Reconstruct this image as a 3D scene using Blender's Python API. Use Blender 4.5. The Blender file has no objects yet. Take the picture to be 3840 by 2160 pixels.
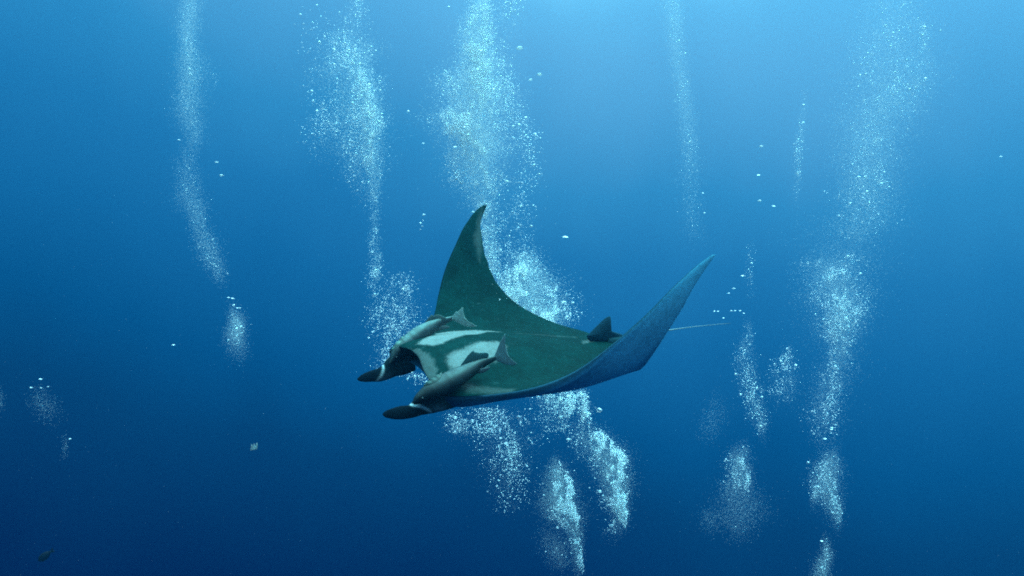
import bpy, bmesh, math, random
import numpy as np
from mathutils import Vector, Matrix

# ---------------------------------------------------------------- camera
S = bpy.context.scene
C = S.collection
cam = bpy.data.cameras.new('camera'); cam_ob = bpy.data.objects.new('camera', cam); C.objects.link(cam_ob)
cam.sensor_width = 36.0; cam.lens = 25.706; cam.clip_start = .05; cam.clip_end = 400
cam_ob.location = (0, 0, 0); cam_ob.rotation_euler = (math.radians(90), 0, 0)
S.camera = cam_ob

# ---------------------------------------------------------------- world: open water seen all round, bright towards the surface, dark below
W = bpy.data.worlds.new('World'); S.world = W; W.use_nodes = True
nt = W.node_tree; nt.nodes.clear()
def wn(t, **k):
    n = nt.nodes.new(t)
    for a, b in k.items(): setattr(n, a, b)
    return n
tc = wn('ShaderNodeTexCoord')
sep = wn('ShaderNodeSeparateXYZ')
def wmath(op, a, b):
    n = wn('ShaderNodeMath', operation=op)
    for i, v in enumerate((a, b)):
        if isinstance(v, (int, float)): n.inputs[i].default_value = v
        else: nt.links.new(v, n.inputs[i])
    return n.outputs[0]
nt.links.new(tc.outputs['Generated'], sep.inputs[0])
# brightness follows height, a little more ahead and to the right where the sun stands
hgt = wmath('ADD', wmath('ADD', sep.outputs['Z'], wmath('MULTIPLY', sep.outputs['X'], .2)), wmath('MULTIPLY', wmath('MAXIMUM', sep.outputs['Y'], .75), .45))
E0, E1 = -.75, 1.40
mp = wn('ShaderNodeMapRange'); mp.inputs['From Min'].default_value = E0; mp.inputs['From Max'].default_value = E1
rp = wn('ShaderNodeValToRGB'); rp.color_ramp.interpolation = 'LINEAR'
WATER = [(-.75, (0, .001, .025)), (-.4, (0, .002, .038)), (-.2, (0, .003, .055)), (-.058, (0, .006, .080)), (.16, (.0003, .045, .165)), (.266, (.0005, .084, .265)), (.40, (.006, .140, .378)),
         (.50, (.015, .190, .460)), (.595, (.036, .280, .580)), (.76, (.138, .465, .785)), (.80, (.160, .53, .86)),
         (.88, (.28, .88, 1.25)), (1.0, (.85, 2.3, 2.8)), (1.15, (1.7, 4.3, 5.0)), (1.40, (2.1, 5.3, 6.1))]
els = rp.color_ramp.elements
for i, (p, c) in enumerate(WATER):
    e = els[i] if i < len(els) and i < 2 else els.new((p - E0)/(E1 - E0))
    e.position = (p - E0)/(E1 - E0); e.color = (*c, 1)
bg = wn('ShaderNodeBackground'); bg.inputs['Strength'].default_value = 1.0
wo = wn('ShaderNodeOutputWorld')
nz = wn('ShaderNodeTexNoise'); nz.inputs['Scale'].default_value = 3.2; nz.inputs['Detail'].default_value = 3     # slow unevenness of the water
st = wn('ShaderNodeMapping'); st.inputs['Scale'].default_value = (1.6, 1.6, .7); nt.links.new(tc.outputs['Generated'], st.inputs['Vector']); nt.links.new(st.outputs[0], nz.inputs['Vector'])
hgt = wmath('ADD', hgt, wmath('MULTIPLY', wmath('SUBTRACT', nz.outputs['Fac'], .5), .14))
nt.links.new(hgt, mp.inputs['Value'])
nt.links.new(mp.outputs['Result'], rp.inputs['Fac']); nt.links.new(rp.outputs['Color'], bg.inputs['Color']); nt.links.new(bg.outputs['Background'], wo.inputs['Surface'])

# ---------------------------------------------------------------- sun, softened and tinted by the water above
sl = bpy.data.lights.new('sun', 'SUN'); sl.energy = 2.6; sl.angle = math.radians(24); sl.color = (.20, 1.0, .92)
sun = bpy.data.objects.new('sun', sl); C.objects.link(sun)
sun.rotation_euler = Vector((-.30, .12, -1)).to_track_quat('-Z', 'Y').to_euler()

S.view_settings.view_transform = 'Standard'; S.view_settings.look = 'None'; S.view_settings.exposure = 0; S.view_settings.gamma = 1
S.render.engine = 'CYCLES'
S.cycles.use_denoising = False; S.cycles.pixel_filter_type = 'BLACKMAN_HARRIS'; S.cycles.filter_width = 1.8
S.cycles.max_bounces = 40; S.cycles.diffuse_bounces = 40; S.cycles.glossy_bounces = 24; S.cycles.transmission_bounces = 24
S.cycles.volume_bounces = 0; S.cycles.transparent_max_bounces = 300
# ---------------------------------------------------------------- manta geometry (body frame: x forward, y to its left, z up; metres)
HS = 2.3                                   # half span along the wing
def herm(xs, ys, s):
    xs = np.asarray(xs, float); ys = np.asarray(ys, float); m = np.gradient(ys, xs)
    i = np.clip(np.searchsorted(xs, s) - 1, 0, len(xs) - 2); h = xs[i+1] - xs[i]; t = (s - xs[i]) / h
    return ((2*t**3 - 3*t**2 + 1)*ys[i] + (t**3 - 2*t**2 + t)*h*m[i] + (-2*t**3 + 3*t**2)*ys[i+1] + (t**3 - t**2)*h*m[i+1])
LX = [0, .2, .35, .5, .65, .8, .92, .975, 1.0]; LY = [.52, .47, .36, .27, .15, -.02, -.205, -.300, -.358]
TX = [0, .1, .2, .35, .5, .65, .8, .92, 1.0]; TY = [-.52, -.50, -.46, -.38, -.31, -.27, -.27, -.31, -.37]
KL = [0, .3, .42, .55, .68, .8, .9, 1]; KT = [0, .1, .2, .32, .45, .58, .7, .82, .92, 1]; KB = [0, .25, .45, .6, .75, .9, 1]
WING = {
 +1: dict(b=(3.7654, -1.4796, -.7727), sw=-.048, tw=-.0112,
          dL=[0, .0939, .0013, -.0395, -.0379, -.0316, -.0046, 0], dT=[0, -.0041, .0079, .024, .0374, .0387, .025, .0075, .0009, 0],
          db=[0, -.0249, -.0375, -.0083, .0021, .029, .029]),
 -1: dict(b=(3.6037, -1.8752, -.6811), sw=-.0913, tw=-.0665,
          dL=[0, .0363, -.0742, -.0896, -.0794, -.06, -.0219, 0], dT=[0, .0053, -.013, -.0109, .0102, .017, .0033, -.0017, .0038, 0],
          db=[0, -.0111, .0013, .0164, .0033, -.019, -.019])}
def ss01(a, b, x):
    t = np.clip((x - a) / (b - a), 0, 1); return t*t*(3 - 2*t)
_bend = {}
for _sd, _w in WING.items():
    _s = np.linspace(0, 1, 241); _b1, _b2, _b0 = _w['b']
    _ph = _b0*np.clip(_s/.2, 0, 1) + _b1*_s + _b2*_s**2 + herm(KB, _w['db'], _s)
    _c, _q = np.cos(_ph), np.sin(_ph)
    _bend[_sd] = (_s, np.r_[0, np.cumsum((_c[1:] + _c[:-1])/480)], np.r_[0, np.cumsum((_q[1:] + _q[:-1])/480)], _ph)
def edges(side, S):
    w = WING[side]; sn = np.sin(np.pi*S)
    yl = (herm(LX, LY, S) - .0428*sn)*.9278 + herm(KL, w['dL'], S)
    yt = (herm(TX, TY, S) + .0218*sn)*.9536 + herm(KT, w['dT'], S)
    return yl, yt
def head_w(S):                              # 1 over the head, 0 on the wings
    return 1 - ss01(.16, .33, np.abs(S))
def place(side, S, x, h):
    """body-frame point: arc position S (0..1) on a side, plan position x (half spans), height h above the mean sheet (half spans)"""
    w = WING[side]; s, X, Z, ph = _bend[side]
    lat = np.interp(S, s, X); up = np.interp(S, s, Z); phi = np.interp(S, s, ph)
    yl, yt = edges(side, S)
    d = (x - (yl + yt)/2)*np.tan(w['tw']*S) + h
    return np.stack([x - w['sw']*S**2, side*(lat - d*np.sin(phi)), up + d*np.cos(phi)], -1)*HS
def thick(S, c):
    """dorsal and ventral half thickness (half spans) at arc S and chord fraction c (0 nose, 1 tail)"""
    hw = head_w(S); S = np.abs(S)
    core = np.exp(-(S/.24)**2)
    nose = (np.clip(c, 0, 1)**.55)*(np.clip(1 - c, 0, 1)**.9)*2.0
    blunt = (np.clip(1 - c, 0, 1)**1.25)*(.55 + .75*np.clip(c/.25, 0, 1)**.6)
    pr = nose*(1 - hw) + blunt*hw
    tip = np.sqrt(np.clip((1.002 - S)/.25, 0, 1))
    up = (.016*tip + .085*core)*pr
    dn = (.014*tip + .060*core)*pr + (.030*np.exp(-((S - .25)/.08)**2)*ss01(.30, .04, c)*ss01(-.12, .06, c) + .020*np.exp(-((S - .47)/.17)**2)*ss01(1, .35, c))*np.clip(c/.06, 0, 1)**.5
    return up, dn
MR = np.array([[-0.83497719, 0.54389365, 0.08362285], [-0.54706656, -0.80404355, -0.23287796], [-0.05942443, -0.24019505, 0.96890406]])
MT = np.array([.0862, 6.834, -.6127])
FPX = 2742.0                                # focal length in photograph pixels (3840 wide)
# ---------------------------------------------------------------- helpers
rng = np.random.default_rng(11)
def at(x, y, d):
    """world point seen at photograph pixel (x, y) at distance d along the view"""
    return np.array([(x - 1920)/FPX*d, d, (1080 - y)/FPX*d])
def tag(o, label=None, cat=None, group=None, kind=None):
    for k, v in (('label', label), ('category', cat), ('group', group), ('kind', kind)):
        if v: o[k] = v
    return o
def mesh(name, verts, faces, mat, parent=None, smooth=True, col=None):
    me = bpy.data.meshes.new(name); me.from_pydata([tuple(map(float, v)) for v in verts], [], [tuple(map(int, f)) for f in faces]); me.update()
    me.materials.append(mat)
    if smooth: me.polygons.foreach_set('use_smooth', np.ones(len(me.polygons), bool))
    if col is not None:
        a = me.color_attributes.new('Col', 'FLOAT_COLOR', 'POINT')
        a.data.foreach_set('color', np.c_[col, np.ones(len(col))].astype(np.float32).ravel())
    o = bpy.data.objects.new(name, me); C.objects.link(o)
    if parent: o.parent = parent
    return o
def newmat(name):
    m = bpy.data.materials.new(name); m.use_nodes = True; m.node_tree.nodes.clear(); return m, m.node_tree
def skin_material(name, color=None, rough=.5, spec=.35, bump=.002, scale=30, tint=.25, alpha=1.0):
    m, t = newmat(name); N = t.nodes.new; L = t.links.new
    out = N('ShaderNodeOutputMaterial'); b = N('ShaderNodeBsdfPrincipled'); b.inputs['Roughness'].default_value = rough; b.inputs['Specular IOR Level'].default_value = spec
    tcn = N('ShaderNodeTexCoord'); nz = N('ShaderNodeTexNoise'); nz.inputs['Scale'].default_value = scale; nz.inputs['Detail'].default_value = 5
    n2 = N('ShaderNodeTexNoise'); n2.inputs['Scale'].default_value = 3.1; n2.inputs['Detail'].default_value = 4
    L(tcn.outputs['Object'], nz.inputs['Vector']); L(tcn.outputs['Object'], n2.inputs['Vector'])
    if color is None:
        src = N('ShaderNodeVertexColor'); src.layer_name = 'Col'; co = src.outputs['Color']
    else:
        src = N('ShaderNodeRGB'); src.outputs[0].default_value = (*color, 1); co = src.outputs[0]
    ad = N('ShaderNodeMath'); ad.operation = 'ADD'; L(nz.outputs['Fac'], ad.inputs[0]); L(n2.outputs['Fac'], ad.inputs[1])
    mr = N('ShaderNodeMapRange'); mr.inputs['From Min'].default_value = .6; mr.inputs['From Max'].default_value = 1.4
    mr.inputs['To Min'].default_value = 1 - tint; mr.inputs['To Max'].default_value = 1 + tint; L(ad.outputs[0], mr.inputs['Value'])
    mx = N('ShaderNodeVectorMath'); mx.operation = 'SCALE'; L(co, mx.inputs[0]); L(mr.outputs[0], mx.inputs['Scale'])
    L(mx.outputs[0], b.inputs['Base Color'])
    bp = N('ShaderNodeBump'); bp.inputs['Strength'].default_value = .4; bp.inputs['Distance'].default_value = bump; L(nz.outputs['Fac'], bp.inputs['Height']); L(bp.outputs[0], b.inputs['Normal'])
    b.inputs['Alpha'].default_value = alpha
    L(b.outputs[0], out.inputs['Surface']); return m

M_manta = skin_material('manta_skin', None, .85, .05, .003, 26, .30)
M_remora = skin_material('remora_skin', None, .5, .4, .002, 60, .2)
M_fin = skin_material('remora_fin', None, .55, .3, .002, 90, .25)
M_eye = skin_material('eye', (.01, .012, .015), .12, .6, 0, 20, .05)
M_jelly = skin_material('pale_scrap', (.26, .28, .29), .6, .3, .001, 80, .25, .85)
M_fish = skin_material('dark_fish', (.003, .004, .006), .6, .2, .002, 40, .2)

def bubble_material(name, lo, hi, rough, milk):
    m, t = newmat(name); N = t.nodes.new; L = t.links.new
    out = N('ShaderNodeOutputMaterial'); tr = N('ShaderNodeBsdfTransparent'); tr.inputs[0].default_value = (1, 1, 1, 1)
    gl = N('ShaderNodeBsdfGlossy'); gl.inputs['Color'].default_value = (1, 1, 1, 1); gl.inputs['Roughness'].default_value = rough
    df = N('ShaderNodeBsdfDiffuse'); df.inputs['Color'].default_value = (.99, .99, .99, 1)
    tl = N('ShaderNodeBsdfTranslucent'); tl.inputs['Color'].default_value = (.99, .99, .99, 1)
    a1 = N('ShaderNodeMixShader'); a1.inputs[0].default_value = .5; L(df.outputs[0], a1.inputs[1]); L(tl.outputs[0], a1.inputs[2])
    a2 = N('ShaderNodeMixShader'); a2.inputs[0].default_value = milk; L(gl.outputs[0], a2.inputs[1]); L(a1.outputs[0], a2.inputs[2])
    lw = N('ShaderNodeLayerWeight'); lw.inputs['Blend'].default_value = .5
    mr = N('ShaderNodeMapRange'); mr.inputs['From Min'].default_value = .22; mr.inputs['From Max'].default_value = .42; mr.inputs['To Min'].default_value = lo; mr.inputs['To Max'].default_value = hi
    mx = N('ShaderNodeMixShader'); L(lw.outputs['Facing'], mr.inputs['Value']); L(mr.outputs[0], mx.inputs[0]); L(tr.outputs[0], mx.inputs[1]); L(a2.outputs[0], mx.inputs[2])
    L(mx.outputs[0], out.inputs['Surface']); return m
M_bub = bubble_material('air_bubble', .25, .95, .10, .30)
M_mist = bubble_material('bubble_foam', .20, .24, .2, .95)
M_cap = bubble_material('cap_bubble', .6, 1.0, .12, .6)

# ---------------------------------------------------------------- manta ray
def in_poly(px_, py_, poly):
    inside = np.zeros(px_.shape, bool); n = len(poly)
    dist = np.full(px_.shape, 9.0)
    for i in range(n):
        x1, y1 = poly[i]; x2, y2 = poly[(i+1) % n]
        cond = ((y1 > py_) != (y2 > py_)) & (px_ < (x2 - x1)*(py_ - y1)/(y2 - y1 + 1e-12) + x1)
        inside ^= cond
        dx, dy = x2 - x1, y2 - y1; t = np.clip(((px_ - x1)*dx + (py_ - y1)*dy)/(dx*dx + dy*dy + 1e-12), 0, 1)
        dist = np.minimum(dist, np.hypot(px_ - x1 - t*dx, py_ - y1 - t*dy))
    return np.where(inside, dist, -dist)
PATCH_FAR = [(-.05, .44), (-.115, .376), (-.20, .30), (-.277, .243), (-.282, .17), (-.265, .108), (-.252, .043), (-.20, -.03), (-.223, .034), (-.12, .14), (-.05, .244), (-.017, .315), (.013, .379), (.010, .414), (-.017, .428)]
PATCH_NEAR = [(.03, .14), (.038, .206), (.06, .266), (.08, .317), (.088, .368), (.105, .396), (.135, .414), (.167, .419), (.195, .40), (.205, .36), (.185, .29), (.15, .22), (.11, .16), (.07, .13)]
LIP = [(-.13, .54), (-.13, .488), (-.06, .479), (-.0, .468), (.055, .452), (.107, .455), (.15, .468), (.19, .484), (.21, .54)]
STREAK = [(-.985, -.32), (-.93, -.272), (-.88, -.243), (-.83, -.208), (-.78, -.196), (-.70, -.186), (-.76, -.225), (-.83, -.252), (-.93, -.30)]
MIDLINE = [(-.17, -.05), (-.12, -.17), (-.085, -.25), (-.07, -.345), (-.078, -.345), (-.098, -.25), (-.135, -.17)]
FINBASE = [(-.02, -.335), (-.055, -.41), (-.015, -.415), (.018, -.30)]
LIT_EDGE = [(.245, .425), (.285, .42), (.33, .375), (.40, .30), (.385, .28), (.31, .335), (.26, .39)]  # light catching the rounded leading edge, painted as a pale streak
def value_noise(x, y, sc, seed):
    r = np.random.default_rng(seed).random((64, 64)); x = x*sc; y = y*sc
    xi = np.floor(x).astype(int); yi = np.floor(y).astype(int); fx = x - xi; fy = y - yi; fx = fx*fx*(3-2*fx); fy = fy*fy*(3-2*fy)
    g = lambda a, b: r[a % 64, b % 64]
    return (g(xi, yi)*(1-fx) + g(xi+1, yi)*fx)*(1-fy) + (g(xi, yi+1)*(1-fx) + g(xi+1, yi+1)*fx)*fy

NS, ND, NV, NM = 321, 120, 70, 8
sv = np.linspace(-1, 1, NS); sv = np.sign(sv)*(1 - (1 - np.abs(sv))**1.25)       # finer rows at the tips
cd = np.linspace(1, 0, ND)**1.3; cv = np.linspace(0, 1, NV)**1.3
rows, cols = [], []
for s in sv:
    sd = 1 if s >= 0 else -1; a = np.array([abs(s)]); yl, yt = edges(sd, a); yl, yt = yl[0], yt[0]
    u, _ = thick(a, cd); _, d = thick(a, cv)
    mouth = float(1 - ss01(.13, .205, a[0]))
    chin = float(ss01(.10, .20, a[0]))
    # the lower jaw is set back and thin in the middle of the mouth, deep below the eyes
    hw = float(head_w(a)[0])
    front = 1 - ss01(0, .30, cv)
    d = d*(1 - front*hw*(1 - chin)*.62)
    xd = yl + (yt - yl)*cd; xv = yl + (yt - yl)*cv - mouth*.035*front
    rag = (value_noise(np.array([s*3+9]), np.array([.5]), 9, 5)[0] - .5)*.006*ss01(.3, .6, a[0])
    up_pts = place(sd, np.full(ND, a[0]), xd + rag*cd**6, u)
    dn_pts = place(sd, np.full(NV, a[0]), xv + rag*cv**6, -d)
    k = (np.arange(NM) + 1)/(NM + 1)
    htop, hbot = u[-1], -d[0]
    dep = mouth*.30*np.sin(np.pi*k)**.8
    hm = htop + (hbot - htop)*k + mouth*.012*np.sin(2*np.pi*k)
    xm = (yl + (xv[0] - yl)*k) - dep + (1 - mouth)*hw*.02*np.sin(np.pi*k)
    mo_pts = place(sd, np.full(NM, a[0]), xm, hm)
    rows.append(np.concatenate([up_pts, mo_pts, dn_pts]))
    # colour: pigment, plus a painted light streak along the near leading edge
    Sarr = np.full(ND, s)
    wob = (value_noise(Sarr*5 + 3, xd*5 + 3, 6, 1) - .5)*.010 + (value_noise(Sarr*5 + 3, xd*5 + 3, 22, 2) - .5)*.008 + (value_noise(Sarr*5 + 3, xd*5 + 3, 60, 7) - .5)*.012
    dark = np.array([.0010, .0245, .0228]); white = np.array([.205, .222, .212])
    cD = np.tile(dark, (ND, 1))*(.72 + .34*value_noise(Sarr*5 + 3, xd*5 + 3, 3.1, 21) + .22*value_noise(Sarr*5 + 3, xd*5 + 3, 14, 22))[:, None]
    sc = np.exp(-((np.abs(value_noise(Sarr*5 + 9, xd*1.5 + 1, 9, 23) - .5))/.006)**2)*ss01(.62, .8, value_noise(Sarr*5, xd*5, 4, 24)); cD = cD + np.array([.02, .03, .03])*sc[:, None]
    def lay(c, poly, soft, amt, colr=white):
        m = ss01(-soft, soft, in_poly(Sarr, xd, poly) + wob)[:, None]*amt
        return c*(1 - m) + colr*m
    cD = lay(cD, PATCH_FAR, .010, .95); cD = lay(cD, PATCH_NEAR, .016, .85); cD = lay(cD, LIP, .008, .30)
    cD = lay(cD, STREAK, .016, .22); cD = lay(cD, MIDLINE, .010, .14); cD = lay(cD, FINBASE, .008, .35); cD = lay(cD, LIT_EDGE, .016, .22)
    # belly: pale, with a charcoal margin along both edges of the wings
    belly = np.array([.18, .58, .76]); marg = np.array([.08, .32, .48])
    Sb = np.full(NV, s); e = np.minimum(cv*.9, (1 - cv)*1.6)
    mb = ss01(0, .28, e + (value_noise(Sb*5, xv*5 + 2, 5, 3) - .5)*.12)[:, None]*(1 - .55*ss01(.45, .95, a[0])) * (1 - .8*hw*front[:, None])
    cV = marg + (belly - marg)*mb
    rim = (1 - ss01(.0, .035 + .05*(1 - ss01(.3, .7, a[0])), cv))[:, None]*.8; cV = cV*(1 - rim) + np.array([.015, .04, .06])*rim
    rimd = (1 - ss01(.0, .022, cd))[:, None]*.6*float(ss01(.45, .6, a[0])); cD = cD*(1 - rimd)
    cM = np.tile(np.array([.02, .024, .028]), (NM, 1)) if mouth > .02 else np.tile(dark, (NM, 1))
    cols.append(np.concatenate([cD, cM, cV]))
P = np.array(rows); CO = np.array(cols); NP = P.shape[1]
faces = []
for i in range(NS - 1):
    for j in range(NP - 1):
        faces.append((i*NP + j, i*NP + j + 1, (i+1)*NP + j + 1, (i+1)*NP + j))
    faces.append((i*NP + NP - 1, i*NP, (i+1)*NP, (i+1)*NP + NP - 1))
faces.append(tuple(range(NP))); faces.append(tuple(reversed([(NS-1)*NP + j for j in range(NP)])))
manta = mesh('manta_ray', P.reshape(-1, 3), faces, M_manta, col=CO.reshape(-1, 3))
bm = bmesh.new(); bm.from_mesh(manta.data); bmesh.ops.recalc_face_normals(bm, faces=bm.faces); bm.to_mesh(manta.data); bm.free()
MW = Matrix.Translation(Vector(MT)) @ Matrix(MR.tolist()).to_4x4()
manta.matrix_world = MW
tag(manta, 'large dark manta ray with white shoulder patches gliding with both wings raised', 'manta ray')
def to_body(p): return (np.asarray(p) - MT) @ MR           # world -> body frame

def loft(stations, nseg=24, cap=True):
    """stations: (centre, axis_a, axis_b) ; superellipse rings"""
    V, Fc = [], []
    for cpt, a, b in stations:
        for k in range(nseg):
            t = 2*math.pi*k/nseg; V.append(cpt + a*math.cos(t) + b*math.sin(t))
    n = len(stations)
    for i in range(n - 1):
        for k in range(nseg):
            Fc.append((i*nseg + k, i*nseg + (k+1) % nseg, (i+1)*nseg + (k+1) % nseg, (i+1)*nseg + k))
    if cap: Fc.append(tuple(range(nseg-1, -1, -1))); Fc.append(tuple((n-1)*nseg + k for k in range(nseg)))
    return V, Fc
def dense(st, n):
    st = np.array(st, float); t = np.r_[0, np.cumsum(np.hypot(*np.diff(st[:, :2], axis=0).T))]; q = np.linspace(0, t[-1], n)
    return np.stack([herm(t, st[:, k], q) for k in range(st.shape[1])], -1)

def cephalic(st, white_t, skew, label):
    D = dense(st, 60); V = []; stn = []; colr = []
    for i, (x, y, hh, d) in enumerate(D):
        c0 = at(x, y, d); px_ = d/FPX; j = min(i+1, len(D)-1); h = max(j-1, 0)
        tg = at(*D[j][:2], D[j][3]) - at(*D[h][:2], D[h][3]); tg /= np.linalg.norm(tg)
        up = np.array([0, 0, 1.0]); up -= tg*(up @ tg); up /= np.linalg.norm(up); sdv = np.cross(tg, up)
        r = max(hh, .6)*px_; f = i/(len(D)-1)
        w = r*(.75*(1 - f) + .30*f)
        stn.append((to_body(c0), (up*r) @ MR, (sdv*w) @ MR))
        for k in range(24):
            v = math.cos(2*math.pi*k/24); q = f + skew*v
            band = float(np.exp(-((q - white_t)/.020)**2))*(.62 + .38*v); inner = ss01(white_t + .02, white_t + .06, q)
            base = np.array([.010, .024, .028])*(1 - inner) + np.array([.004, .009, .014])*inner
            patch = .30*float(np.exp(-((q - white_t + .13)/.08)**2))*max(0, -v)
            colr.append(base*(1 - band) + np.array([.8, .85, .85])*band*.95 + patch*np.array([.25, .3, .36]))
    V, Fc = loft(stn)
    o = mesh('cephalic_fin', V, Fc, M_manta, manta, col=np.array(colr)); o['label'] = label
    return o
cephalic([(1745, 1478, 26, 5.98), (1700, 1490, 38, 5.92), (1655, 1500, 42, 5.82), (1608, 1508, 45, 5.77), (1575, 1523, 37, 5.74), (1545, 1541, 26, 5.71), (1500, 1548, 25, 5.68), (1460, 1552, 17, 5.65), (1440, 1553, 8, 5.63), (1434, 1553, .8, 5.62)], .545, -.105, 'near horn-like head fin, almost black beyond a white band')
cephalic([(1545, 1352, 40, 6.55), (1505, 1364, 43, 6.56), (1477, 1375, 40, 6.53), (1450, 1394, 30, 6.50), (1425, 1405, 26, 6.47), (1392, 1411, 21, 6.44), (1360, 1418, 14, 6.41), (1344, 1421, 6, 6.39), (1339, 1421, .8, 6.38)], .59, .095, 'far horn-like head fin, almost black beyond a white band')
# eyes on the outer corners of the head
for sd, sx in ((1, .262), (-1, .262)):
    ec = place(sd, np.array([sx]), np.array([.425]), np.array([-.012]))[0]
    V, Fc = [], []
    for i in range(9):
        for k in range(16):
            th = math.pi*(i + .5)/9; ph = 2*math.pi*k/16
            V.append(ec + .034*np.array([math.sin(th)*math.cos(ph), math.sin(th)*math.sin(ph), math.cos(th)]))
    for i in range(8):
        for k in range(16): Fc.append((i*16 + k, i*16 + (k+1) % 16, (i+1)*16 + (k+1) % 16, (i+1)*16 + k))
    mesh('eye', V, Fc, M_eye, manta)
# small dorsal fin in the plane of symmetry
nrm = MR[:, 1]; pl0 = MT + MR @ (np.array([-.42, -.012, 0])*HS)
def on_mid(x, y):
    r = at(x, y, 1.0); return to_body(r*((pl0 @ nrm)/(r @ nrm)))
outl = [(2200, 1262), (2210, 1250), (2241, 1219), (2266, 1196), (2279, 1187.5), (2286, 1186), (2290, 1192), (2291, 1218), (2294, 1242), (2303, 1249), (2320, 1252), (2338, 1258), (2338, 1290), (2270, 1290), (2215, 1280)]
def slab(pts, nvec, th, edge_th=.15):
    """thin closed blade from an outline: thick in the middle, sharp at the rim"""
    pts = np.array(pts); cen = pts.mean(0); n = len(pts); nvec = np.asarray(nvec)
    rings = []
    for f, h in ((1.0, 0), (.97, edge_th), (.75, .7), (.4, 1.0)):
        rings.append((cen + (pts - cen)*f, h))
    V = list(rings[0][0]); Fc = []
    idx0 = list(range(n))
    for sgn in (1, -1):
        prev = idx0
        for q, h in rings[1:]:
            st0 = len(V); V += list(q + nvec*sgn*th*h); cur = list(range(st0, st0 + n))
            for k in range(n):
                f = (prev[k], prev[(k+1) % n], cur[(k+1) % n], cur[k]); Fc.append(f if sgn > 0 else f[::-1])
            prev = cur
        st0 = len(V); V.append(cen + nvec*sgn*th)
        for k in range(n):
            f = (prev[k], prev[(k+1) % n], st0); Fc.append(f if sgn > 0 else f[::-1])
    return V, Fc
def smooth_outline(pts, per=5):
    pts = np.array(pts, float); n = len(pts); out = []
    for i in range(n):
        p0, p1, p2, p3 = pts[i-1], pts[i], pts[(i+1) % n], pts[(i+2) % n]
        for k in range(per):
            t = k/per; out.append(.5*((2*p1) + (p2 - p0)*t + (2*p0 - 5*p1 + 4*p2 - p3)*t*t + (3*p1 - p0 - 3*p2 + p3)*t**3)*1.0)
    return np.array(out)
fo = smooth_outline(outl, 3)
V, Fc = slab([on_mid(*q) for q in fo], (0, 1, 0), .030)
mesh('dorsal_fin', V, Fc, M_manta, manta, col=np.tile([.012, .042, .062], (len(V), 1)))
# whip tail
stn = []; tb = to_body(at(2743, 1212, 8.44)); b0 = place(1, np.array([0.]), np.array([-.46]), np.array([.0]))[0]
for i in range(40):
    f = i/39; c0 = b0 + (tb - b0)*f + np.array([0, 0, .03*math.sin(math.pi*f)]) ; r = .040*(1 - f)**4 + .0058*(1 - .55*f)
    if i == 39: r = .001
    stn.append((c0, np.array([0, r, 0]), np.array([0, 0, r])))
V, Fc = loft(stn, 10)
tcol = np.array([[.012, .04, .05]])*(1 - ss01(.30, .42, np.repeat(np.arange(40)/39, 10)))[:, None] + np.array([[.22, .27, .29]])*(ss01(.30, .42, np.repeat(np.arange(40)/39, 10))*(1 - .7*ss01(.88, 1.0, np.repeat(np.arange(40)/39, 10))))[:, None]
mesh('tail', V, Fc, M_manta, manta, col=tcol)

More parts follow.
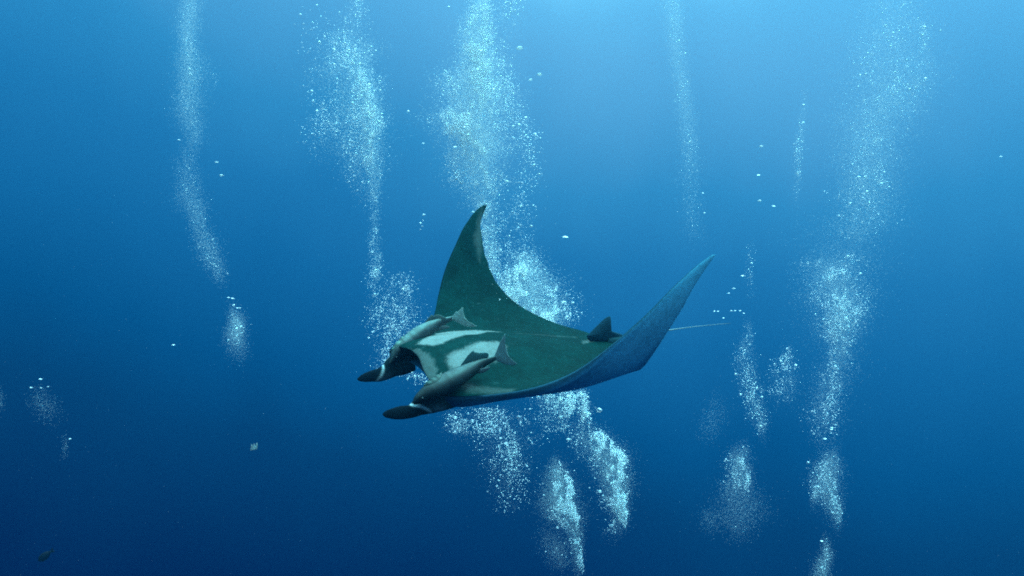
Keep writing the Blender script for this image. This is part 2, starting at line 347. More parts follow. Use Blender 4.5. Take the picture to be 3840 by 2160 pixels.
# ---------------------------------------------------------------- remoras
def remora(stations, depth, fins, tail_root, disc, label, tone):
    D = dense(stations, 70); n = len(D); dep = np.interp(np.linspace(0, 1, n), np.linspace(0, 1, len(depth)), depth)
    stn = []; colr = []; frames = []
    org = at(*D[n//2][:2], dep[n//2])
    for i, (x, y, hh) in enumerate(D):
        c0 = at(x, y, dep[i]) - org; a_, b_ = max(i-1, 0), min(i+1, n-1)
        tg = at(*D[b_][:2], dep[b_]) - at(*D[a_][:2], dep[a_]); tg /= np.linalg.norm(tg)
        up = np.array([-.10, -.30, 1.0]); up -= tg*(up @ tg); up /= np.linalg.norm(up); sdv = np.cross(tg, up)
        f = i/(n-1); r = max(hh*(1.08 - .08*f), .8)*dep[i]/FPX
        w = r*(1.05 - .55*ss01(.55, 1.0, f))
        stn.append((c0, up*r, sdv*w)); frames.append((c0, tg, up, sdv, r, w))
        for k in range(28):
            v = math.cos(2*math.pi*k/28); nz = 1 + 1.1*(float(value_noise(np.array([i*.35]), np.array([k*.6]), 1, 9)[0]) - .5) + .25*(random.random() - .5)
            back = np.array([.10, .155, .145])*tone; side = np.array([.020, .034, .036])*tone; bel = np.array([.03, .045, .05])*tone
            c = side + (back - side)*ss01(.55, 1.0, v) + (bel - side)*ss01(.3, .95, -v)  # the paler band along the back is a highlight painted into the colour
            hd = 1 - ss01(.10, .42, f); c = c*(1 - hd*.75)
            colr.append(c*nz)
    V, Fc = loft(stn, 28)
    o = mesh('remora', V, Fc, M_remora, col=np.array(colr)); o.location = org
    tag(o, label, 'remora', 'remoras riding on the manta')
    for nm, pts, dd, th, colf in fins:
        sm = smooth_outline(pts, 4); w = [at(x, y, dd + (0 if nm != 'pectoral_fin' else -.0)) - org for x, y in sm]
        V, Fc = slab(w, (0, 1, 0), th); V = np.array(V)
        cc = np.array(colf); ray = .8 + .4*np.random.default_rng(3).random(len(V)); ray[:len(w)] *= 2.8
        mesh(nm, V, Fc, M_fin, o, col=cc[None]*ray[:, None])
    # ridged oval sucker on top of the head
    f0, f1, lift = disc
    i0, i1 = int(f0*(n-1)), int(f1*(n-1)); V = []; Fc = []; colr = []
    K = 13
    for i in range(i0, i1 + 1):
        c0, tg, up, sdv, r, w = frames[i]; q = (i - i0)/(i1 - i0); half = .62*math.sqrt(max(0.02, 1 - (2*q - 1)**2))
        rid = .5 + .5*math.cos(q*math.pi*2*11)
        for k in range(K):
            a = (k/(K-1)*2 - 1)*half*1.25 - .35; edge = 1 - abs(k/(K-1)*2 - 1)**6
            rr = 1.0 + lift*edge + .05*rid*edge*(0 if k == K//2 else 1)
            V.append(c0 + up*r*math.cos(a)*rr + sdv*w*math.sin(a)*rr); colr.append(np.array([.05, .085, .07])*(.6 + 2.6*rid*edge)*tone)
    m_ = i1 - i0 + 1
    for i in range(m_ - 1):
        for k in range(K - 1): Fc.append((i*K + k, i*K + k + 1, (i+1)*K + k + 1, (i+1)*K + k))
    mesh('suction_disc', V, Fc, M_remora, o, col=np.array(colr))
    c0, tg, up, sdv, r, w = frames[int(.10*n)]
    for sg in (1, -1):
        ec = c0 + up*r*.25 + sdv*w*.93*sg; V = []; Fc = []
        for i in range(7):
            for k in range(10):
                th = math.pi*(i + .5)/7; ph = 2*math.pi*k/10; V.append(ec + .010*np.array([math.sin(th)*math.cos(ph), math.sin(th)*math.sin(ph), math.cos(th)]))
        for i in range(6):
            for k in range(10): Fc.append((i*10 + k, i*10 + (k+1) % 10, (i+1)*10 + (k+1) % 10, (i+1)*10 + k))
        mesh('eye', V, Fc, M_eye, o)
    return o
gf = (.16, .22, .20)
remora([(1462, 1366, 3), (1473, 1347, 12), (1488, 1324, 21), (1515, 1297, 26), (1553, 1266, 28), (1590, 1241, 27), (1625, 1223, 23), (1655, 1209, 17), (1680, 1199, 11), (1697, 1193, 8)],
       [6.42, 6.50, 6.60, 6.70, 6.80],
       [('tail_fin', [(1680, 1198), (1698, 1184), (1711, 1168), (1716, 1170), (1732, 1154), (1737, 1157), (1738, 1172), (1745, 1192), (1762, 1211), (1786, 1221), (1782, 1226), (1752, 1225), (1725, 1214), (1700, 1202)], 6.79, .006, gf),
        ('dorsal_fin', [(1588, 1222), (1596, 1205), (1614, 1184), (1621, 1181), (1622, 1186), (1634, 1180), (1650, 1181), (1664, 1188), (1674, 1194), (1660, 1204), (1620, 1216)], 6.72, .005, (.05, .08, .075)),
        ('anal_fin', [(1620, 1240), (1636, 1243), (1660, 1236), (1680, 1231), (1687, 1228), (1683, 1224), (1660, 1222)], 6.70, .004, (.05, .07, .07))],
       None, (.16, .36, .05), 'grey remora with ragged tail riding the far shoulder of the manta', 1.0)
remora([(1551, 1514, 5), (1564, 1501, 15), (1590, 1484, 25), (1622, 1465, 33), (1660, 1444, 37), (1700, 1423, 36), (1740, 1401, 31), (1778, 1380, 25), (1812, 1362, 18), (1842, 1349, 12), (1862, 1341, 9)],
       [5.60, 5.66, 5.74, 5.84, 5.94],
       [('tail_fin', [(1846, 1345), (1858, 1325), (1872, 1290), (1890, 1257), (1895, 1256), (1894, 1282), (1901, 1312), (1911, 1340), (1924, 1357), (1939, 1363), (1932, 1369), (1908, 1369), (1884, 1362), (1864, 1353)], 5.93, .006, (.085, .135, .14)),
        ('dorsal_fin', [(1728, 1372), (1738, 1355), (1756, 1331), (1774, 1315), (1780, 1320), (1800, 1323), (1822, 1322), (1832, 1328), (1828, 1342), (1790, 1358), (1750, 1380)], 5.88, .005, (.02, .062, .064)),
        ('anal_fin', [(1760, 1400), (1790, 1401), (1815, 1397), (1832, 1386), (1838, 1376), (1826, 1378), (1795, 1384)], 5.83, .004, (.05, .07, .075))],
       None, (.20, .42, .10), 'dark grey remora with ridged sucker and upright forked tail over the near white patch', .45)

# ---------------------------------------------------------------- bubbles
def ico(sub):
    b = bmesh.new(); bmesh.ops.create_icosphere(b, subdivisions=sub, radius=1); v = np.array([q.co[:] for q in b.verts]); f = np.array([[x.index for x in q.verts] for q in b.faces]); b.free(); return v, f
PYR = (np.array([[1, 0, -.5], [-.5, .87, -.5], [-.5, -.87, -.5], [0, 0, .9]], float), np.array([[0, 1, 3], [1, 2, 3], [2, 0, 3], [0, 2, 1]]))
ICO1 = ico(1); OCT = (np.array([[1, 0, 0], [-1, 0, 0], [0, 1, 0], [0, -1, 0], [0, 0, 1], [0, 0, -1]], float), np.array([[0, 2, 4], [2, 1, 4], [1, 3, 4], [3, 0, 4], [2, 0, 5], [1, 2, 5], [3, 1, 5], [0, 3, 5]]))
n_tri = 0
def scatter(name, groups, mats, origin):
    """one mesh of many small closed bubbles; groups = [(centres, radii, squash, base, material slot)]"""
    VV, FF, MI, off = [], [], [], 0
    for cen, rad, sq, (bv, bf), slot in groups:
        n = len(cen)
        if not n: continue
        ax = np.stack([rad*rng.uniform(.85, 1.2, n), rad*rng.uniform(.85, 1.2, n), rad*sq*rng.uniform(.8, 1.15, n)], -1)
        th = rng.uniform(-.5, .5, n); c_, s_ = np.cos(th), np.sin(th)
        v = bv[None]*ax[:, None]; v[..., 2] *= np.where(v[..., 2] < 0, .6, 1.0); v = np.stack([v[..., 0]*c_[:, None] - v[..., 2]*s_[:, None], v[..., 1], v[..., 0]*s_[:, None] + v[..., 2]*c_[:, None]], -1)
        v = v + (cen - origin)[:, None]
        f = bf[None] + (off + np.arange(n)*len(bv))[:, None, None]
        VV.append(v.reshape(-1, 3)); FF.append(f.reshape(-1, 3)); MI.append(np.full(n*len(bf), slot)); off += n*len(bv)
    VV = np.concatenate(VV); FF = np.concatenate(FF); MI = np.concatenate(MI); me = bpy.data.meshes.new(name)
    me.vertices.add(len(VV)); me.vertices.foreach_set('co', VV.astype(np.float32).ravel())
    me.loops.add(FF.size); me.loops.foreach_set('vertex_index', FF.astype(np.int32).ravel())
    me.polygons.add(len(FF)); me.polygons.foreach_set('loop_start', np.arange(0, FF.size, 3, dtype=np.int32)); me.polygons.foreach_set('loop_total', np.full(len(FF), 3, np.int32))
    me.polygons.foreach_set('use_smooth', np.ones(len(FF), bool)); me.polygons.foreach_set('material_index', MI.astype(np.int32))
    for m in mats: me.materials.append(m)
    me.update(calc_edges=True); me.validate()
    global n_tri; n_tri += len(FF)
    o = bpy.data.objects.new(name, me); C.objects.link(o); o.location = origin; return o

bub_me = bpy.data.meshes.new('bubble'); _v, _f = ico(3)
bub_me.from_pydata([tuple(q) for q in _v*np.where(_v[:, 2:] < 0, [[1, 1, .6]], [[1, 1, .95]])], [], [tuple(map(int, q)) for q in _f]); bub_me.polygons.foreach_set('use_smooth', np.ones(len(bub_me.polygons), bool)); bub_me.materials.append(M_bub)
cap_me = bpy.data.meshes.new('cap_bubble')                          # a risen bubble: domed above, hollow below
_V = []; _F = []
for i in range(12):
    t = i/11; rr = math.sin(t*math.pi/2) if i < 8 else None
prof = [(0, .42), (.25, .40), (.5, .33), (.75, .20), (.92, .06), (1.0, -.03), (.94, -.09), (.7, -.06), (.4, .02), (0, .05)]
for r_, z_ in prof:
    for k in range(20): _V.append((max(r_, .004)*math.cos(2*math.pi*k/20), max(r_, .004)*math.sin(2*math.pi*k/20), z_))
for i in range(len(prof) - 1):
    for k in range(20): _F.append((i*20 + k, (i+1)*20 + k, (i+1)*20 + (k+1) % 20, i*20 + (k+1) % 20))
cap_me.from_pydata(_V, [], _F); cap_me.polygons.foreach_set('use_smooth', np.ones(len(cap_me.polygons), bool)); cap_me.materials.append(M_cap)

Q = 3840/2576
def sample(nodes, n, clump, seed, mode):
    """points inside a wavering column given by nodes (x, y, half width, density) in 2576-wide pixels; mode: 'g' soft, 'r' crowded to its right side, 'm' mist"""
    nd = np.array(nodes, float); L = np.r_[0, np.cumsum(np.hypot(*np.diff(nd[:, :2], axis=0).T))]
    g = np.linspace(0, L[-1], 400); w = np.interp(g, L, nd[:, 2]); de = np.interp(g, L, nd[:, 3])
    de = de*(.7 + .6*value_noise(g*0 + 3.3, g + seed*17.1, 1/55, seed + 5)) if clump > 0 else de
    cdf = np.cumsum(w*de); cdf /= cdf[-1]
    out = []; tot = 0
    while tot < n:
        m = n*3; s = np.interp(rng.random(m), cdf, g); x = np.interp(s, L, nd[:, 0]); y = np.interp(s, L, nd[:, 1]); ww = np.interp(s, L, nd[:, 2])
        x = x + ww*.5*(value_noise(s*0 + 7.7, y + seed*3.3, 1/48, seed + 3) - .5) + ww*.5*(value_noise(s*0 + 1.7, y, 1/17, seed + 4) - .5)
        ww = ww*(.7 + .6*value_noise(s*0 + 4.1, y + seed*9.7, 1/40, seed + 6))
        if mode == 'r': u = .85 - np.abs(rng.normal(0, .85, m)) + rng.normal(0, .10, m)
        else: u = rng.normal(0, .50 if mode == 'g' else .58, m)
        v = rng.normal(0, .9, m)
        px_, py_ = x + u*ww, y + rng.normal(0, 4 if mode != 'm' else 16, m)
        nz = .5*value_noise(px_, py_*.4, 1/30, seed) + .5*value_noise(px_, py_*.55, 1/11, seed + 1)
        keep = rng.random(m) < (.05 + .95*ss01(.5 - clump*.8, .5 + clump*.7, nz)) if clump > 0 else np.ones(m, bool)
        out.append(np.stack([px_, py_, v*ww], -1)[keep]); tot += keep.sum()
    return np.concatenate(out)[:n]
n_single = 0
def plume(label, depth, strands, own=0, own_label=None, own_group=None, mist_r=1.0):
    """strands: (nodes, visible bubbles, mist bubbles, radius px, squash, clump, sharp)"""
    global n_single
    groups = []; mid = strands[0][0][len(strands[0][0])//2]; origin = at(mid[0]*Q, mid[1]*Q, depth); cand = []
    for k, (nodes, nb, nm, rpx, sq, clump, sharp) in enumerate(strands):
        nb = int(nb*2.1); nm = int(nm*5)
        seed = int(abs(nodes[0][0]*7 + nodes[0][1]*3)) + k
        for num, kind in ((nb, 0), (nm, 1)):
            if not num: continue
            q = sample(nodes, num, clump if kind == 0 else 0, seed, ('r' if sharp else 'g') if kind == 0 else 'm')
            dd = depth + q[:, 2]*Q*depth/FPX
            cen = np.stack([(q[:, 0]*Q - 1920)/FPX*dd, dd, (1080 - q[:, 1]*Q)/FPX*dd], -1)
            px1 = depth/FPX
            rad = (np.minimum(rpx*.50*np.exp(rng.normal(0, .55, num)), rpx*2.0) if kind == 0 else rng.uniform(.5, 1.5, num)*mist_r)*px1
            if kind == 0 and own:
                order = np.argsort(-rad/dd); take = order[:own//len(strands) + 1]; cand += [(cen[i], rad[i]) for i in take]
                keep = np.ones(num, bool); keep[take] = False; cen, rad = cen[keep], rad[keep]
            groups.append((cen, rad, sq, ICO1 if kind == 0 else PYR, kind))
    o = scatter('bubble_plume', groups, [M_bub, M_mist], origin)
    tag(o, label, 'bubble plume', 'bubble plumes rising from below', 'stuff')
    for cpt, r in cand[:own]:
        b = bpy.data.objects.new('bubble', bub_me); C.objects.link(b); b.location = cpt; b.scale = (r*1.05, r*1.05, r*rng.uniform(.75, 1.05)); b.rotation_euler = (rng.uniform(-.4, .4), rng.uniform(-.4, .4), 0)
        tag(b, own_label, 'bubble', own_group); n_single += 1
    return o

plume('tall bright bubble column rising behind the tip of the raised far wing', 9.3, [
    ([(1215, -15, 34, .5), (1212, 50, 34, .7), (1208, 110, 38, 1.3), (1206, 160, 46, 1.4), (1206, 210, 60, 1.2), (1204, 260, 70, 1.2), (1200, 330, 84, 1.2), (1204, 390, 80, 1.0), (1212, 440, 62, .8), (1216, 490, 32, .8), (1222, 560, 28, .6), (1232, 640, 32, .6), (1250, 710, 40, .6)], 7600, 8500, 2.7, .8, .10, False),
    ([(1285, 0, 30, .6), (1280, 60, 28, .5), (1262, 130, 26, .3), (1268, 200, 30, .8), (1290, 280, 40, .4), (1325, 350, 36, .6), (1330, 420, 34, .6), (1310, 480, 44, .5), (1300, 560, 52, .7), (1300, 640, 56, .9), (1290, 700, 50, .6)], 900, 300, 3.0, .85, .32, False),
    ([(1152, 230, 22, 1), (1140, 330, 30, 1), (1150, 430, 30, .6), (1170, 520, 30, .4)], 380, 160, 2.9, .8, .3, False)],
    24, 'round air bubble at the edge of the tallest bright column above the manta', 'bubbles of the tallest column', mist_r=1.9)
plume('dense cloud of bubbles in the hollow between far wing and dorsal fin', 8.9, [
    ([(1322, 645, 34, .6), (1322, 680, 54, 1), (1326, 720, 64, 1.2), (1330, 760, 70, 1.2), (1345, 800, 64, 1), (1380, 830, 30, 1)], 4200, 3600, 3.0, .85, .08, False)],
    14, 'glinting bubble in the cloud behind the far wing', 'bubbles of the cloud behind the wing', mist_r=1.9)
plume('wide loose bubble column with a dense right border, left of the tallest column', 11.5, [
    ([(895, -10, 26, .3), (890, 60, 34, .5), (885, 110, 60, 1), (880, 200, 66, 1), (880, 300, 76, 1), (890, 380, 70, .8), (910, 450, 44, .5), (940, 520, 24, .25)], 1500, 2200, 2.7, .9, .26, False),
    ([(905, 130, 26, .7), (915, 220, 30, 1.2), (925, 300, 32, 1.3), (935, 380, 28, 1.2), (944, 450, 18, .7), (946, 540, 12, .4), (942, 640, 14, .5), (942, 700, 18, .9)], 1300, 2000, 2.6, .9, .2, False),
    ([(800, 20, 50, .3), (800, 140, 40, .3), (800, 300, 36, .9), (806, 400, 30, .7)], 200, 60, 2.8, .9, .3, False)],
    14, 'small bubble within the wide loose column over the manta head', 'bubbles of the wide loose column', mist_r=1.5)
plume('loose swarm of bubbles just in front of and above the far head fin', 9.4, [
    ([(1010, 690, 36, .3), (1012, 740, 46, .9), (1006, 800, 56, 1.1), (990, 850, 50, 1), (965, 900, 26, .7), (975, 940, 60, .15)], 900, 500, 2.9, .9, .34, False),
    ([(1005, 940, 30, .4), (1060, 950, 30, .6), (1075, 970, 20, .3)], 70, 20, 3.0, .9, .3, False),
    ([(940, 640, 12, 1), (935, 720, 20, .8), (940, 780, 20, .5)], 90, 30, 2.7, .9, .3, False)],
    12, 'small bubble in the swarm beside the far head fin', 'bubbles of the swarm by the head', mist_r=1.5)
plume('bubbles streaming down out of sight under the near head fin and belly', 9.0, [
    ([(1230, 1030, 110, .6), (1250, 1070, 90, .9), (1270, 1120, 60, 1), (1275, 1180, 52, .9), (1272, 1240, 44, .5), (1285, 1290, 40, .15)], 900, 1500, 3.2, .85, .36, False),
    ([(1140, 1045, 24, 1), (1150, 1090, 30, .6)], 120, 100, 3.0, .9, .3, False)],
    12, 'small bubble in the veil beneath the near head fin', 'bubbles of the veil under the head')
plume('tight patch of bright bubbles directly beneath the manta belly', 8.6, [
    ([(1395, 985, 52, 1), (1400, 1010, 50, 1), (1398, 1040, 44, .45), (1400, 1090, 44, .12)], 520, 400, 3.8, .85, .25, True),
    ([(1462, 985, 18, .8), (1468, 1040, 18, 1), (1460, 1080, 26, .8), (1455, 1120, 22, .4)], 300, 260, 3.7, .85, .25, False)],
    12, 'bright bubble in the tight patch beneath the manta belly', 'bubbles of the patch under the belly', mist_r=1.5)
plume('dense foaming bubble burst below the belly, right of its twin', 8.8, [
    ([(1500, 1085, 18, .6), (1510, 1115, 38, 1), (1522, 1150, 44, 1.1), (1535, 1190, 40, 1.2), (1545, 1230, 34, 1.2), (1552, 1270, 28, 1.2), (1558, 1305, 20, .8), (1535, 1340, 24, .2)], 1900, 4200, 3.3, .85, .12, True)],
    14, 'bright bubble on the crest of the foaming burst below the belly', 'bubbles of the larger burst')
plume('dense foaming bubble burst low in the water, left of its twin', 9.2, [
    ([(1395, 1165, 20, .5), (1395, 1200, 36, 1), (1402, 1240, 42, 1), (1420, 1280, 44, 1.1), (1440, 1320, 26, 1), (1448, 1380, 18, .5), (1455, 1440, 16, .3)], 1300, 3600, 3.0, .9, .14, True),
    ([(1385, 1340, 34, .6), (1400, 1390, 36, 1), (1415, 1425, 20, .5)], 10, 500, 2.8, .9, .1, False)],
    10, 'small bubble in the lower foaming burst', 'bubbles of the lower burst')
plume('broad pale bubble column towering over the far right water', 12.0, [
    ([(2260, -10, 70, .2), (2255, 80, 80, .5), (2240, 180, 90, .7), (2200, 300, 84, .9), (2185, 420, 70, 1), (2180, 520, 60, .9), (2150, 600, 60, .8)], 1400, 6000, 2.6, .6, .24, False),
    ([(2100, 640, 56, .6), (2098, 700, 72, 1), (2105, 760, 72, 1.2), (2118, 820, 62, 1.1), (2122, 880, 40, .7), (2095, 960, 34, .6), (2075, 1040, 40, .5), (2075, 1110, 30, .3)], 1900, 5200, 2.9, .6, .2, False),
    ([(2325, 60, 16, 1), (2325, 140, 18, 1), (2310, 240, 30, .5)], 120, 200, 3.0, .5, .3, False),
    ([(2250, -10, 90, .5), (2230, 150, 110, .7), (2190, 330, 100, .9), (2170, 500, 80, .9), (2120, 640, 80, 1), (2110, 780, 80, 1), (2110, 900, 60, .6), (2080, 1050, 50, .4)], 120, 4200, 2.4, .6, .2, False)],
    18, 'flattened bubble in the broad pale column', 'bubbles of the broad pale column', mist_r=1.3)
plume('short ragged bubble burst under the broad pale column', 12.5, [
    ([(2092, 1140, 18, .6), (2075, 1170, 34, 1), (2076, 1210, 36, 1.1), (2090, 1250, 30, 1), (2102, 1290, 16, 1), (2105, 1320, 8, .6)], 420, 2200, 2.7, .6, .2, True),
    ([(2055, 1220, 14, 1), (2046, 1260, 10, .7)], 60, 200, 2.6, .6, .2, False)],
    6, 'small bubble on the ragged burst under the broad column', 'bubbles of the ragged burst')
plume('small dim puff of bubbles at the bottom edge under the ragged burst', 13.0, [
    ([(2072, 1362, 8, .5), (2080, 1390, 18, .7), (2070, 1425, 26, 1), (2060, 1455, 26, 1)], 50, 700, 2.4, .7, .15, False)])
plume('thin wavering bubble string rising below the manta tail', 11.5, [
    ([(1885, 815, 12, .6), (1880, 880, 22, 1), (1882, 940, 22, .9), (1892, 1000, 28, 1), (1905, 1050, 24, .9), (1915, 1095, 14, .8)], 420, 900, 2.6, .7, .3, False),
    ([(1985, 880, 18, .6), (1985, 930, 34, 1), (1985, 980, 40, 1), (1965, 1010, 20, .5)], 240, 420, 2.7, .7, .3, False)],
    8, 'small bubble in the string below the manta tail', 'bubbles of the string below the tail')
plume('pale bubble puff with a soft trailing haze, low between the bursts', 13.0, [
    ([(1872, 1125, 14, .6), (1852, 1160, 34, 1), (1850, 1200, 32, 1.2), (1860, 1235, 24, .9)], 300, 1100, 2.5, .7, .2, True),
    ([(1845, 1220, 42, 1), (1855, 1280, 56, 1), (1870, 1320, 50, .6), (1860, 1350, 40, .2)], 10, 1000, 2.2, .8, .1, False)],
    5, 'small bubble on the pale puff with the trailing haze', 'bubbles of the pale puff')
plume('faint hazy bubble streak descending from the surface above the near wing tip', 16.0, [
    ([(1688, -15, 26, 1), (1698, 80, 24, 1), (1712, 180, 22, 1), (1722, 280, 22, 1.1), (1726, 350, 20, .9), (1738, 430, 26, .4), (1745, 600, 30, .15)], 240, 2700, 2.0, .9, .2, False)],
    4, 'tiny bubble in the faint streak above the near wing tip', 'bubbles of the faint streak')
plume('thin short bubble thread left of the broad pale column', 13.0, [
    ([(2028, 230, 8, .5), (2018, 300, 10, .9), (2012, 380, 14, 1.1), (2006, 450, 12, .8), (2002, 500, 10, .3)], 150, 260, 2.3, .7, .25, False),
    ([(1888, 610, 8, .5), (1885, 680, 12, 1), (1890, 750, 14, .6)], 60, 40, 2.2, .7, .2, False)],
    4, 'tiny bubble in the thin short thread', 'bubbles of the short thread')
plume('long hazy bubble column farthest to the left, drifting down to a wisp', 17.0, [
    ([(478, -15, 26, 1), (480, 60, 26, 1.1), (476, 160, 34, 1.1), (480, 230, 36, 1), (482, 300, 36, .8), (476, 370, 30, .25), (474, 430, 26, .4), (488, 500, 30, .8), (505, 570, 26, .7), (530, 640, 30, .8), (562, 705, 16, .5)], 420, 5200, 1.9, .9, .22, False),
    ([(500, 150, 20, .5), (525, 195, 18, .8), (545, 205, 10, .3)], 10, 90, 1.8, .9, .2, False)],
    5, 'tiny bubble in the long hazy column', 'bubbles of the long hazy column')
plume('small round bubble cloud sinking into the blue, left of the manta', 14.0, [
    ([(585, 785, 16, .5), (596, 815, 26, 1.2), (598, 840, 32, 1.3), (600, 870, 30, .4), (615, 900, 22, .12)], 80, 1100, 2.3, .9, .15, False)],
    4, 'tiny bubble on the small round cloud', 'bubbles of the small round cloud')
plume('faint bubble wisp near the left border', 17.0, [
    ([(95, 985, 16, .4), (105, 1010, 26, 1), (118, 1030, 26, .9), (140, 1050, 20, .3)], 6, 170, 1.9, .9, .15, False),
    ([(165, 1110, 8, 1), (160, 1135, 8, .6)], 2, 30, 1.8, .9, .1, False),
    ([(0, 990, 12, .6), (2, 1020, 10, .6)], 0, 40, 1.8, .9, .1, False)])
plume('barely visible hazy bubble trail beneath the near wing', 18.0, [
    ([(1800, 1000, 20, .6), (1790, 1050, 30, 1), (1775, 1100, 30, .6)], 0, 170, 1.8, .9, .1, False),
    ([(1780, 1300, 30, 1), (1800, 1320, 30, .8)], 0, 90, 1.8, .9, .1, False)])

# single bubbles that stand out on their own: (x, y, half width px of 3840, depth, shape, label)
SINGLES = [
 (1307, 121, 15, 7.5, 'c', 'large white cap bubble highest of the three right of the tallest column'),
 (1357, 187, 11, 7.5, 'c', 'white cap bubble, rightmost of the three beside the tallest column'),
 (1334, 201, 9.5, 7.5, 'c', 'white cap bubble, lowest of the three beside the tallest column'),
 (1275, 456, 10, 8.4, 'c', 'white cap bubble on the right border of the tallest column'),
 (1145, 370, 10, 8.4, 'c', 'white cap bubble inside the left border of the tallest column'),
 (1422, 597, 15, 6.5, 'c', 'large white cap bubble alone in the open water between the two wings'),
 (1420, 760, 10.5, 6.6, 'c', 'white cap bubble straight below the large one between the wings'),
 (1190, 533, 8, 8.0, 'c', 'white cap bubble touching the front edge of the far wing tip'),
 (1915, 368, 8.5, 8.0, 'c', 'white bubble topmost of a sparse row above the near wing tip'),
 (1908, 441, 8.5, 8.0, 'c', 'white bubble second from the top in the sparse row'),
 (1911, 505, 8.5, 8.0, 'c', 'white bubble third from the top in the sparse row'),
 (1946, 519, 8.5, 8.0, 'c', 'white bubble lowest and rightmost in the sparse row'),
 (1768, 486, 6, 8.5, 'c', 'small white bubble upper of a pair above the near wing tip'),
 (1772, 536, 6, 8.5, 'c', 'small white bubble lower of a pair above the near wing tip'),
 (1868, 694, 8, 8.0, 'c', 'white bubble right of the near wing tip, highest of its trio'),
 (1846, 726, 7, 8.0, 'c', 'white bubble right of the near wing, middle of its trio'),
 (1833, 738, 6, 8.0, 'c', 'white bubble right of the near wing, lowest of its trio'),
 (1797, 783, 5, 8.2, 'c', 'tiny bubble first of the flat row above the tail tip'),
 (1806, 783, 5, 8.2, 'c', 'tiny bubble second of the flat row above the tail tip'),
 (1840, 782, 6, 8.2, 'c', 'tiny bubble third of the flat row above the tail tip'),
 (1849, 782, 6, 8.2, 'c', 'tiny bubble fourth of the flat row above the tail tip'),
 (1862, 782, 6, 8.2, 'c', 'tiny bubble fifth of the flat row above the tail tip'),
 (1871, 788, 5, 8.2, 'c', 'tiny bubble at the right end of the flat row above the tail'),
 (1820, 800, 5, 8.2, 'c', 'tiny bubble just above the whip tail end'),
 (1027, 281, 6.5, 9.0, 's', 'white bubble alone between the loose column and the tallest one, upper'),
 (1065, 361, 7, 9.0, 'c', 'white bubble alone between the loose column and the tallest one, lower'),
 (960, 287, 5.5, 9.0, 's', 'small bubble hugging the right border of the wide loose column'),
 (945, 128, 5, 9.0, 's', 'small bubble right of the top of the wide loose column'),
 (1129, 18, 5.5, 9.0, 's', 'small upright bubble near the top edge left of the tallest column'),
 (1507, 1033, 14, 7.4, 's', 'large round bubble with a bright cap under the near wing'),
 (1304, 1050, 9, 7.6, 's', 'round bubble with a bright cap beneath the belly beside the veil'),
 (545, 408, 8, 11.0, 'c', 'white bubble upper of two right of the long hazy column'),
 (557, 441, 9, 11.0, 'c', 'white bubble lower of two right of the long hazy column'),
 (450, 352, 6, 11.0, 'c', 'white bubble on the left rim of the long hazy column'),
 (575, 749, 7, 11.0, 'c', 'white bubble topmost above the small round cloud'),
 (585, 751, 8, 11.0, 'c', 'bubble hooked beside the topmost one above the small round cloud'),
 (588, 768, 6, 11.0, 's', 'white bubble middle of those above the small round cloud'),
 (597, 775, 6, 11.0, 'c', 'white bubble left of the pair nearest the small round cloud'),
 (603, 775, 6, 11.0, 'c', 'white bubble right of the pair nearest the small round cloud'),
 (436, 868, 8, 11.0, 'c', 'dim bubble alone in the dark water left of the small round cloud'),
 (102, 954, 8, 12.0, 'c', 'bright bubble over the faint wisp near the left border'),
 (78, 975, 6, 12.0, 'c', 'dim bubble left under the bright one near the left border'),
 (121, 973, 5, 12.0, 'c', 'dim bubble right under the bright one near the left border'),
 (103, 976, 5, 12.0, 'c', 'dim bubble straight under the bright one near the left border'),
 (176, 1104, 6, 12.0, 'c', 'dim bubble over the lower wisp near the left border'),
 (1066, 541, 6.5, 8.0, 's', 'bubble heading the short vertical string left of the far wing'),
 (1064, 555, 3.5, 8.0, 's', 'tiny bubble second in the short string left of the far wing'),
 (1058, 562, 6, 8.0, 's', 'bubble third in the short string left of the far wing'),
 (1062, 570, 3.5, 8.0, 's', 'tiny bubble fourth in the short string left of the far wing'),
 (1058, 578, 3.5, 8.0, 's', 'tiny bubble fifth in the short string left of the far wing'),
 (2067, 1361, 7, 11.0, 'c', 'bright bubble heading the small dim puff at the bottom edge'),
 (2092, 1080, 6, 10.5, 'c', 'white glint bubble, higher of two at the foot of the broad column'),
 (2093, 1076, 6, 10.6, 'c', 'white glint bubble touching the higher one at the foot of the broad column'),
 (2075, 1104, 8, 10.5, 'c', 'white bubble lowest at the foot of the broad column'),
 (2518, 394, 6, 11.0, 'c', 'lone faint bubble by the right border'),
 (638, 1118, 0, 0, '', '')]
for x, y, r, d, sh, lab in SINGLES:
    if not r: continue
    b = bpy.data.objects.new('bubble', cap_me if sh == 'c' else bub_me); C.objects.link(b); b.location = at(x*Q, y*Q, d)
    rr = .88*r*d/FPX; b.scale = (rr, rr, rr*(1.0 if sh == 'c' else .9)); b.rotation_euler = (rng.uniform(-.12, .12), rng.uniform(-.2, .2), rng.uniform(0, 3))
    tag(b, lab, 'bubble', 'single bubbles standing apart'); n_single += 1
print('single bubbles', n_single, 'plume triangles', n_tri)

# fine specks hanging in the water
n = 1300; dd = rng.uniform(2.5, 15, n); sx = rng.uniform(-150, 3990, n); sy = rng.uniform(-100, 2260, n)
cen = np.stack([(sx - 1920)/FPX*dd, dd, (1080 - sy)/FPX*dd], -1); rad = rng.uniform(.4, 1.0, n)*np.exp(rng.normal(0, .2, n))*dd/FPX
o = scatter('plankton_specks', [(cen, rad, .8, OCT, 0)], [M_mist], np.zeros(3)); tag(o, 'fine pale specks drifting everywhere in the open water', 'plankton', None, 'stuff')

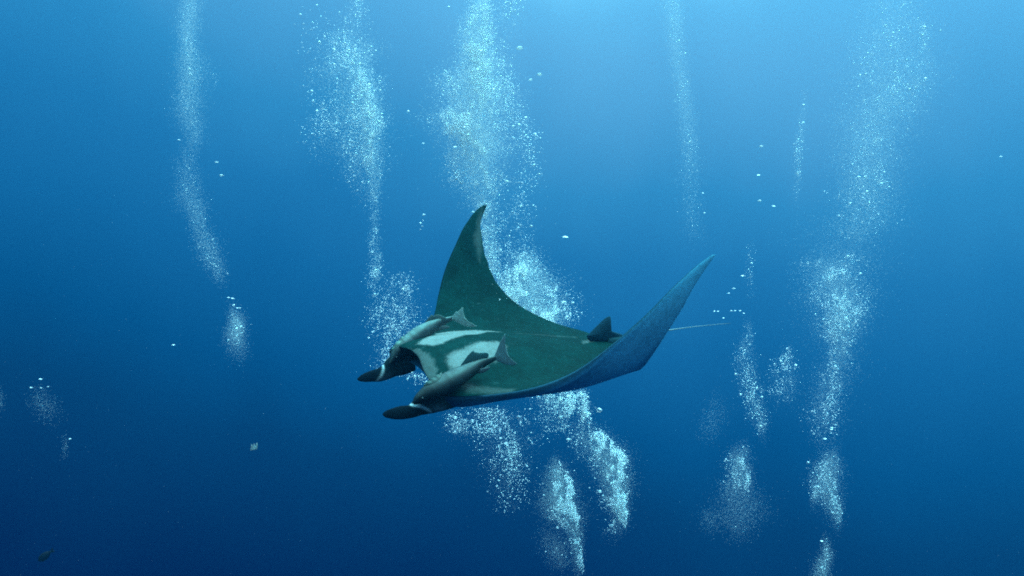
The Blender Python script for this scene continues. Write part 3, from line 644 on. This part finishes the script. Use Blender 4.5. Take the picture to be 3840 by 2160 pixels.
# pale fringed scrap drifting in the dark water: a cupped flake with three prongs
V = []; Fc = []; W_, H_ = 13, 11; org = at(951, 1676, 8.0); u8 = 8.0/FPX
for sgn in (0, 1):
    for j in range(H_):
        for i in range(W_):
            a = i/(W_-1)*2 - 1; b = j/(H_-1); prong = .62 + .38*(.5 + .5*math.cos(a*math.pi*2.6))*(1 if abs(a) < 1 else .8)
            yy = b*prong; bulge = (1 - a*a)*6
            V.append(np.array([(a*13 + b*1.5)*u8, (-bulge + sgn*2.0 + 3*b)*u8, (-11 + 24*yy + a*3.0)*u8]))
n0 = W_*H_
for j in range(H_ - 1):
    for i in range(W_ - 1):
        q = (j*W_ + i, j*W_ + i + 1, (j+1)*W_ + i + 1, (j+1)*W_ + i); Fc.append(q); Fc.append(tuple(n0 + k for k in reversed(q)))
rim = [i for i in range(W_)] + [j*W_ + W_-1 for j in range(1, H_)] + [(H_-1)*W_ + i for i in range(W_-2, -1, -1)] + [j*W_ for j in range(H_-2, 0, -1)]
for k in range(len(rim)): a, b = rim[k], rim[(k+1) % len(rim)]; Fc.append((b, a, n0 + a, n0 + b))
o = mesh('drifting_scrap', V, Fc, M_jelly); o.location = org
tag(o, 'small pale square scrap with fringed top drifting in the dark water', 'debris')

# dim dark fish far down in the corner
org = at(170, 2085, 21.0); u16 = 21.0/FPX*.75
st = [(-34, 24, 3), (-26, 18, 13), (-10, 6, 19), (8, -8, 16), (22, -19, 7), (28, -24, 4)]
stn = []
dn_ = dense(st, 24)
for i, (x, y, hh) in enumerate(dn_):
    stn.append((np.array([x*u16, 0, -y*u16]), np.array([-.61, 0, .79])*hh*u16, np.array([0, 1, 0])*hh*.6*u16))
V, Fc = loft(stn, 14)
fish = mesh('fish', V, Fc, M_fish); fish.location = org
tag(fish, 'dim dark fish far below in the bottom left corner', 'fish')
V, Fc = slab([np.array([x*u16, 0, -y*u16]) for x, y in smooth_outline([(24, -19), (34, -40), (38, -36), (34, -28), (46, -24), (44, -19)], 3)], (0, 1, 0), .01)
mesh('tail_fin', V, Fc, M_fish, fish)

# ---------------------------------------------------------------- the water between: even blue haze round camera and everything
m, t = newmat('water_haze'); pv = t.nodes.new('ShaderNodeVolumePrincipled'); out = t.nodes.new('ShaderNodeOutputMaterial')
pv.inputs['Color'].default_value = (.08, .56, .86, 1); pv.inputs['Density'].default_value = .014; pv.inputs['Anisotropy'].default_value = .85
t.links.new(pv.outputs[0], out.inputs['Volume'])
x0, x1, y0, y1, z0, z1 = -22, 22, -3, 26, -10, 10
V = [(x0, y0, z0), (x1, y0, z0), (x1, y1, z0), (x0, y1, z0), (x0, y0, z1), (x1, y0, z1), (x1, y1, z1), (x0, y1, z1)]
hz = mesh('haze', V, [(0, 3, 2, 1), (4, 5, 6, 7), (0, 1, 5, 4), (1, 2, 6, 5), (2, 3, 7, 6), (3, 0, 4, 7)], m, smooth=False)
tag(hz, 'clear blue sea water veiling the distant bubble columns', 'water', kind='stuff')
